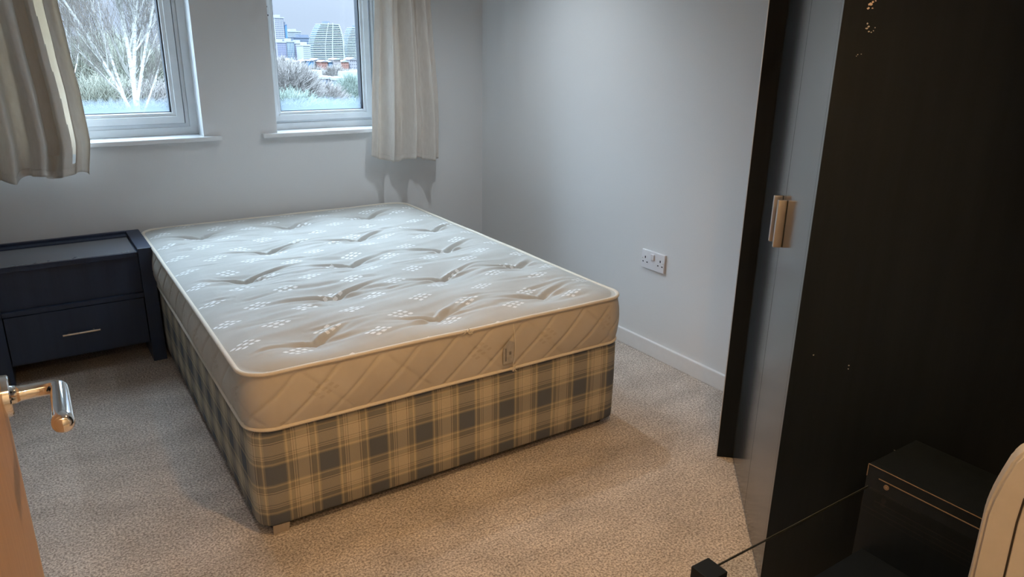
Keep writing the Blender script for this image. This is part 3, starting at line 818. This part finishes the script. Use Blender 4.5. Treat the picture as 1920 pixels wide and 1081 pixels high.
def tri_tube(V, Fc, a, b, ra, rb):
    d_ = (b - a); 
    if d_.length < 1e-6: return
    d_.normalize(); u = d_.cross(Vector((.3, .9, .31))).normalized(); v = d_.cross(u)
    n = len(V)
    for p, r in ((a, ra), (b, rb)):
        for k in range(3):
            q = 2 * PI * k / 3; V.append(tuple(p + (u * math.cos(q) + v * math.sin(q)) * r))
    for k in range(3): Fc.append((n + k, n + (k + 1) % 3, n + 3 + (k + 1) % 3, n + 3 + k))
def to_obj(name, V, Fc, mtl, parent=None):
    me = bpy.data.meshes.new(name); me.from_pydata(V, [], Fc); return link(name, me, mtl, parent)
def birch(root, stems, seed, label, height, spread=1.):
    rr = random.Random(seed); e = empty('birch_tree', root); tag(e, label, 'tree')
    TV, TF, BV, BF, WV, WF = [], [], [], [], [], []
    def grow(p, d_, r, ln, depth):
        n = 7 if depth < 2 else 4
        for i in range(n):
            nd = (d_ + Vector((rr.uniform(-1, 1), rr.uniform(-1, 1), rr.uniform(-.3, .8))) * (.05 + .05 * depth)).normalized()
            q = p + nd * ln / n; r2 = r * (.90 if depth < 2 else .8)
            if depth == 0: tri6(TV, TF, p, q, r, r2)
            elif r > .010: tri_tube(BV, BF, p, q, r, r2)
            else: tri_tube(WV, WF, p, q, max(r, .0035), max(r2, .003))
            p, r, d_ = q, r2, nd
            k = (2 if depth == 0 else (2 if rr.random() < .75 else 1)) if depth < 3 else 0
            if depth == 0 and p.z < -3.5: k = 0
            for _ in range(k):
                sd = Vector((rr.uniform(-1, 1), rr.uniform(-1, 1), rr.uniform(-.1, .9))).normalized()
                grow(p, (nd * 1.1 + sd * .75 * spread).normalized(), r * rr.uniform(.38, .55), ln * rr.uniform(.26, .42) if depth == 0 else ln * rr.uniform(.45, .65), depth + 1)
    def tri6(V, Fc, a, b, ra, rb):
        d_ = (b - a).normalized(); u = d_.cross(Vector((.3, .9, .31))).normalized(); v = d_.cross(u); n = len(V)
        for p, r in ((a, ra), (b, rb)):
            for k in range(8):
                q = 2 * PI * k / 8; V.append(tuple(p + (u * math.cos(q) + v * math.sin(q)) * r))
        for k in range(8): Fc.append((n + k, n + (k + 1) % 8, n + 8 + (k + 1) % 8, n + 8 + k))
    O = Vector(root); fork = Vector((root[0], root[1], stems[0][2]))
    tri6(TV, TF, O, fork, .20, .14)
    for sx, sy, sz, dx, dz, r, ln in stems:
        b = Vector((root[0] + sx, root[1] + sy, sz)); 
        grow(b, Vector((dx, rr.uniform(-.08, .08), dz)).normalized(), r, ln, 0)
    off = Vector(root)
    for nm, V, Fc, mt in (('trunk', TV, TF, M['bark']), ('branches', BV, BF, M['twig_pale']), ('twigs', WV, WF, M['twig'])):
        o = to_obj(nm, V, Fc, mt, e); o.matrix_parent_inverse = e.matrix_basis.inverted()
        if nm != 'trunk': o['kind'] = 'stuff'
    return e
b0 = at(258, 215, 20)
birch((b0.x, 20, GZ), [(0, 0, b0.z - .2, .02, 1, .085, 6.5), (-.05, .05, b0.z - .1, -.42, 1, .045, 5.0), (.04, -.05, b0.z + .4, .28, 1, .05, 5.5), (-.12, .1, b0.z - .2, -.20, 1, .05, 5.5),
                       (.10, 0, b0.z - .1, .5, 1, .03, 3.0), (.02, .02, b0.z + .9, .12, 1, .06, 5.5)], 11, 'white-barked birch tree with many bare stems, centred in the left window', 9)
b1 = at(140, 215, 21)
birch((b1.x, 21, GZ), [(0, 0, b1.z, .05, 1, .05, 6), (-.3, 0, b1.z, -.15, 1, .045, 6)], 5, 'slender bare birch half hidden by the left curtain', 8)

def scrub(name, c, rx, ry, rz, n, mtl, label, seed, th=.02, cat='bush', grp=None, ln=1.2):
    """bare bushy crown of many thin twigs on a stem"""
    rr = random.Random(seed); e = empty(name, (c[0], c[1], GZ)); tag(e, label, cat, grp)
    V, Fc = [], []
    for _ in range(n):
        while True:
            q = Vector((rr.uniform(-1, 1), rr.uniform(-1, 1), rr.uniform(-1, 1)))
            if q.length < 1: break
        q = q.normalized() * q.length ** .6
        p = Vector((c[0] + q.x * rx, c[1] + q.y * ry, c[2] + q.z * rz))
        d_ = Vector((q.x + rr.uniform(-.8, .8), q.y + rr.uniform(-.8, .8), abs(q.z) * .5 + rr.uniform(0, 1.2))).normalized()
        l_ = ln * rr.uniform(.4, 1); t_ = th * rr.uniform(.5, 1.2)
        m1 = p + d_ * l_ * .5; d2 = (d_ + Vector((rr.uniform(-.5, .5), rr.uniform(-.5, .5), rr.uniform(-.2, .5)))).normalized()
        tri_tube(V, Fc, p, m1, t_, t_ * .7); tri_tube(V, Fc, m1, m1 + d2 * l_ * .5, t_ * .7, t_ * .25)
    o = to_obj('crown', V, Fc, mtl, e); o.matrix_parent_inverse = e.matrix_basis.inverted()
    m_ = MB(); m_.tube([(c[0], c[1], GZ), (c[0] + .1, c[1], (GZ + c[2]) / 2), (c[0], c[1], c[2])], [.22, .16, .08], 8)
    o = m_.build('trunk', M['twig'], e); o.matrix_parent_inverse = e.matrix_basis.inverted()
    return e
k = 0
for px, py, Y, rx, rz, mt, lab in (
        (165, 178, 38, 1.7, 2.3, 'scrub', 'dense grey-green bare tree behind the birch, at the left'),
        (215, 168, 42, 2.0, 2.5, 'scrub', 'tall dense grey-green bare tree behind the birch, in the middle'),
        (268, 190, 36, 1.7, 2.1, 'scrub', 'grey-green bare tree just right of the birch trunk'),
        (318, 192, 40, 1.6, 2.2, 'scrub2', 'brownish bare tree at the right edge of the left window'),
        (205, 238, 33, 2.2, 1.6, 'scrub', 'lower grey-green thicket under the birch'),
        (290, 240, 33, 2.0, 1.6, 'scrub2', 'lower brown thicket at the right under the birch'),
        (140, 245, 34, 1.5, 1.6, 'scrub2', 'lower brown thicket at the left under the birch')):
    p = at(px, py, Y); scrub('bare_tree', p, rx, 1.6, rz, 6500, M[mt], lab, 100 + k, .022, 'tree', 'bare trees behind the birch', 1.1); k += 1
for px, py, Y, rx, rz, mt, lab, n in (
        (548, 176, 70, 2.6, 2.7, 'scrub2', 'round brown bare bush low in the right window', 5000),
        (598, 196, 75, 2.8, 2.0, 'scrub2', 'darker brown bush right of the round bush', 3500),
        (540, 218, 62, 3.0, 1.7, 'green', 'dull green shrub along the bottom left of the right window', 4000),
        (600, 226, 64, 2.6, 1.3, 'green', 'low green shrub at the middle of the right window bottom', 3000),
        (660, 190, 90, 2.2, 3.0, 'green', 'pale green tree at the right edge of the right window', 3500)):
    p = at(px, py, Y); scrub('bush', p, rx, 2.2, rz, n, M[mt], lab, 200 + k, .035, 'bush', None, 1.3); k += 1

# -- far town; distance haze is mixed into its bluish pastel colours
def facade(name, wall, glass_, nx, nz, wx=.7, wz=.6):
    wall = tuple(x * .185 for x in wall); glass_ = tuple(x * .12 for x in glass_)
    m, t, b = new_mat(name, wall, .8, 0, .1)
    uv = coords(t, 'Generated'); x, y, z = sep(t, uv)
    fx = (x * nx).fract(); fz = (z * nz).fract()
    mask = (fx - .5).abs().lt(wx / 2) * (fz - .5).abs().lt(wz / 2)
    t.links.new(mixc(t, mask, wall, glass_), b.inputs['Base Color'])
    return m
def block(name, px0, px1, pyt, Y, dep, mtl, label, roofm=None, grp=None, cat='building', roof=None, pyb=None):
    a, b = at(px0, 90, Y), at(px1, 90, Y); zt = at((px0 + px1) / 2, pyt, Y).z
    e = empty(name, ((a.x + b.x) / 2, Y, GZ)); tag(e, label, cat, grp)
    def rel(o): o.matrix_parent_inverse = e.matrix_basis.inverted(); return o
    m_ = MB(); m_.box(a.x, b.x, Y, Y + dep, GZ, zt); rel(m_.build('wall', mtl, e))
    if roof == 'gable':
        hgt = (b.x - a.x) * .28; m_ = MB()
        m_.prism([(0, 0), (b.x - a.x + 1, 0), ((b.x - a.x + 1) / 2, hgt)], (a.x - .5, Y + dep + .5, zt), (1, 0, 0), (0, 0, 1), dep + 1)
        rel(m_.build('roof', roofm, e))
    elif roof == 'arc':
        m_ = MB(); w_ = b.x - a.x; h_ = w_ * .22
        m_.prism([(w_ * (.5 - .5 * math.cos(PI * i / 12)), h_ * math.sin(PI * i / 12)) for i in range(13)], (a.x, Y + dep, zt), (1, 0, 0), (0, 0, 1), dep)
        rel(m_.build('roof', roofm, e))
    else:
        m_ = MB(); m_.box(a.x - .3, b.x + .3, Y - .3, Y + dep, zt, zt + .8); m_.box(a.x + (b.x - a.x) * .3, a.x + (b.x - a.x) * .7, Y + 2, Y + dep * .7, zt + .8, zt + 2.6)
        rel(m_.build('roof', roofm or mtl, e))
    return e
pale = flat('pale_render', (.80, .80, .86)); slate = flat('slate_blue_roof', (.42, .47, .60)); white_r = flat('white_cladding', (.86, .88, .92))
block('tower_block', 519, 536, 34, 640, 20, facade('pink_grid_facade', (.86, .82, .88), (.42, .45, .62), 6, 22), 'tall pale tower block with pinkish window grid at the left of the skyline', pale)
block('tower_block', 537.2, 541, 47, 640, 20, flat('blue_cladding', (.22, .42, .75)), 'narrow blue clad tower against the pinkish tower', slate)
block('tower_block', 542, 566, 60, 700, 20, facade('grid_facade_grey', (.82, .84, .88), (.42, .50, .62), 12, 18), 'white gridded block behind the purple flats', pale)
block('office_building', 552, 594, 71, 660, 20, facade('blue_grey_glass', (.50, .56, .68), (.24, .32, .52), 22, 10, .8, .5), 'dark blue-grey glass office building left of the curved tower', slate)
block('apartment_block', 520, 537, 80, 560, 15, facade('purple_panels', (.72, .68, .84), (.30, .38, .66), 8, 11, .6, .7), 'mauve apartment block in front of the pinkish tower', pale)
block('apartment_block', 538, 552.5, 79, 560, 15, facade('blue_white_panels', (.84, .90, .94), (.24, .40, .70), 5, 11, .55, .8), 'blue and white panelled apartment block left of the mauve flats', pale)
block('apartment_block', 553.5, 570, 82, 560, 15, facade('mauve_panels', (.58, .56, .76), (.34, .36, .62), 6, 10, .6, .6), 'darker mauve apartment block beside the white low block', pale)
block('apartment_block', 568, 582, 86, 540, 15, facade('white_banded', (.92, .94, .95), (.50, .58, .66), 1, 9, .95, .35), 'white banded low block in front of the office building', white_r)

def curved_tower(px0, px1, pyt, Y, label, lean=1.):
    a, b = at(px0, 100, Y), at(px1, 100, Y); zt = at((px0 + px1) / 2, pyt, Y).z; w_ = b.x - a.x; H_ = zt - GZ
    e = empty('curved_tower', ((a.x + b.x) / 2, Y, GZ)); tag(e, label, 'tower')
    def rel(o): o.matrix_parent_inverse = e.matrix_basis.inverted(); return o
    def xl(q): return a.x + w_ * .30 * max(0, (q - .30) / .70) ** 1.8
    def xr(q): return b.x - w_ * .12 * max(0, (q - .5) / .5) ** 2
    def ring_(q, o_=0, d0=0):
        x0, x1 = xl(q) - o_, xr(q) + o_
        return [(x0, Y - d0 + 4), (x0 + (x1 - x0) * .25, Y - d0 + .8), (x0 + (x1 - x0) * .5, Y - d0), (x0 + (x1 - x0) * .75, Y - d0 + .8), (x1, Y - d0 + 4), (x1, Y + 16), (x0, Y + 16)]
    rings = [[(x, y, GZ + H_ * q) for x, y in ring_(q)] for q in [i / 16 for i in range(17)]]
    me = skin_rings(rings, [[(0, 0)] * 8] * 17, True, True, 'glass_wall')
    rel(link('glass_wall', me, flat('pale_blue_glazing', (.16, .30, .46), (.28, .44, .60), .15), e))
    fl = flat('white_floor_band', (.90, .93, .93), (.95, .97, .97))
    nf = 20
    for i in range(1, nf + 1):
        q = i / nf; m_ = MB(); r = ring_(q, .5, .9)
        m_.prism([(x, y) for x, y in r], (0, 0, GZ + H_ * q - .6), (1, 0, 0), (0, 1, 0), .72)
        rel(m_.build('floor_band', fl, e))
    for fx in (.34, .56, .97):           # white fins curving up the front
        m_ = MB(); pts = []
        for i in range(17):
            q = i / 16; x0, x1 = xl(q), xr(q); pts.append((x0 + (x1 - x0) * fx, Y - .9 + abs(fx - .5) * 7, GZ + H_ * q * (1.03 if fx in (.34, .56) else .97)))
        m_.tube(pts, .45, 6); rel(m_.build('fin', fl, e))
    m_ = MB(); m_.box(a.x + w_ * .42, a.x + w_ * .60, Y + 5, Y + 10, zt, zt + 2.2); rel(m_.build('rooftop_plant', slate, e))
    return e
curved_tower(591, 648, 45, 600, 'pale curved glass residential tower with white floor bands and fins')
curved_tower(654, 694, 52, 640, 'second curved glass tower cut by the window frame at the right')
# rows of houses and sheds at the foot of the towers
cols = [('mauve_render', (.76, .72, .80)), ('white_render', (.88, .88, .90)), ('blue_panel', (.22, .46, .80)), ('red_brick', (.78, .40, .33)), ('pale_brick', (.76, .66, .66)), ('light_blue', (.58, .76, .90))]
CM = [facade(n + '_front', c, tuple(x * .6 for x in c), 4, 3, .4, .5) for n, c in cols]
roofs = [flat('lilac_slate_roof', (.60, .58, .68)), flat('grey_roof', (.66, .68, .74)), flat('brown_roof', (.58, .50, .52))]
rr = random.Random(21); hp = [(521, 14, 0), (536, 14, 4), (552, 12, 1), (566, 11, 1), (578, 9, 2), (588, 12, 1), (601, 13, 3), (615, 9, 2), (625, 13, 4), (639, 14, 3), (654, 15, 0)]
words = ['mauve house at the left end', 'pale brick house second from the left', 'white house above the blue canopy', 'white house beside the narrow blue house', 'narrow blue house', 'white house below the curved tower',
         'red brick house', 'narrow blue house right of the red one', 'pale brick house right of the blue one', 'second red brick house', 'mauve house at the right edge']
for (px, w_, c), wd in zip(hp, words):
    block('house', px, px + w_ - .8, 112 + rr.uniform(0, 6), 420 + rr.uniform(-15, 15), 9, CM[c], wd + ' of the row below the towers', roofs[rr.randrange(3)], 'row of houses below the towers', 'house', 'gable')
block('warehouse', 519, 551, 131, 330, 25, flat('white_shed_wall', (.84, .86, .92)), 'long low white-roofed warehouse at the left, below the houses', white_r, None, 'building')
block('warehouse', 545, 568, 134, 315, 12, flat('sky_blue_wall', (.35, .66, .90)), 'small building with a bright blue arched roof in front of the warehouse', flat('bright_blue_roof', (.20, .60, .92)), None, 'building', 'arc')
block('shed', 574, 618, 148, 240, 12, flat('grey_shed', (.50, .53, .62)), 'long grey low shed in the middle of the right window', flat('pale_shed_roof', (.86, .89, .94)), None, 'building')
block('shed', 626, 690, 150, 235, 10, flat('grey_shed_2', (.62, .64, .70)), 'low grey shed at the right, beside the long shed', flat('pale_shed_roof_2', (.80, .83, .88)), None, 'building')
block('house', 322, 338, 62, 160, 10, CM[3], 'red brick house glimpsed at the right edge of the left window', roofs[2], None, 'house', 'gable')
# far tree line between the houses and the car park
for px, py, lab in ((528, 122, 'small hazy tree by the mauve house'), (562, 146, 'bare hazy tree before the blue arched roof'), (592, 140, 'bare hazy tree in front of the blue house'), (628, 138, 'bare hazy tree in front of the red house'), (655, 146, 'bare hazy tree above the right shed')):
    p = at(px, py + 8, 290); scrub('bare_tree', p, 3.8, 3, 3.8, 1100, M['scrub2'], lab, 300 + k, .11, 'tree', None, 3); k += 1
# parked cars
def car(x, y, mtl, label, rz):
    e = empty('car', (x, y, GZ + .06), rz); tag(e, label, 'car', 'cars in the car park')
    m_ = MB(); m_.prism([(-2.1, .25), (2.1, .25), (2.15, .7), (1.2, .85), (.7, 1.35), (-1.2, 1.4), (-1.8, .9), (-2.15, .8)], (0, .85, 0), (1, 0, 0), (0, 0, 1), 1.7, .06); m_.build('body', mtl, e)
    for wx in (-1.3, 1.3):
        for wy in (-.86, .72):
            m_ = MB(); m_.tube([(wx, wy, .32), (wx, wy + .16, .32)], .32, 14); m_.build('wheel', M['black_plastic'], e)
    return e
carm = [flat('white_car_paint', (.85, .87, .9), rough=.3), flat('blue_car_paint', (.25, .35, .6), rough=.3), flat('silver_car_paint', (.6, .62, .66), rough=.3), flat('dark_car_paint', (.12, .13, .17), rough=.3)]
cn = ['white', 'blue', 'silver', 'dark']
for i, (px, py) in enumerate(((600, 166), (612, 167), (626, 166), (640, 169), (652, 172), (664, 170))):
    p = at(px, py, 160); car(p.x, 160 - i % 2 * 9, carm[i % 4], cn[i % 4] + ' car parked ' + ('nearest the round bush', 'second from the round bush', 'third from the left in the row', 'in the middle right of the row', 'second from the right of the row', 'at the right end of the row')[i], .1 * i)
# street lamps
def street_lamp(px, pyt, Y, label):
    a = at(px, pyt, Y); e = empty('street_lamp', (a.x, Y, GZ)); tag(e, label, 'street lamp')
    m_ = MB(); m_.tube([(a.x, Y, GZ), (a.x, Y, a.z - .4), (a.x + .15, Y, a.z - .05), (a.x + .8, Y, a.z)], [.14, .10, .09, .07], 8); o = m_.build('post', white_r, e); o.matrix_parent_inverse = e.matrix_basis.inverted()
    m_ = MB(); m_.box(a.x + .7, a.x + 1.5, Y - .18, Y + .18, a.z - .08, a.z + .1, .03); o = m_.build('lamp_head', white_r, e); o.matrix_parent_inverse = e.matrix_basis.inverted()
street_lamp(572, 172, 85, 'pale street lamp right of the round brown bush')
street_lamp(668, 140, 100, 'street lamp at the right edge of the right window')
street_lamp(616, 160, 120, 'thin street lamp standing in the car park')
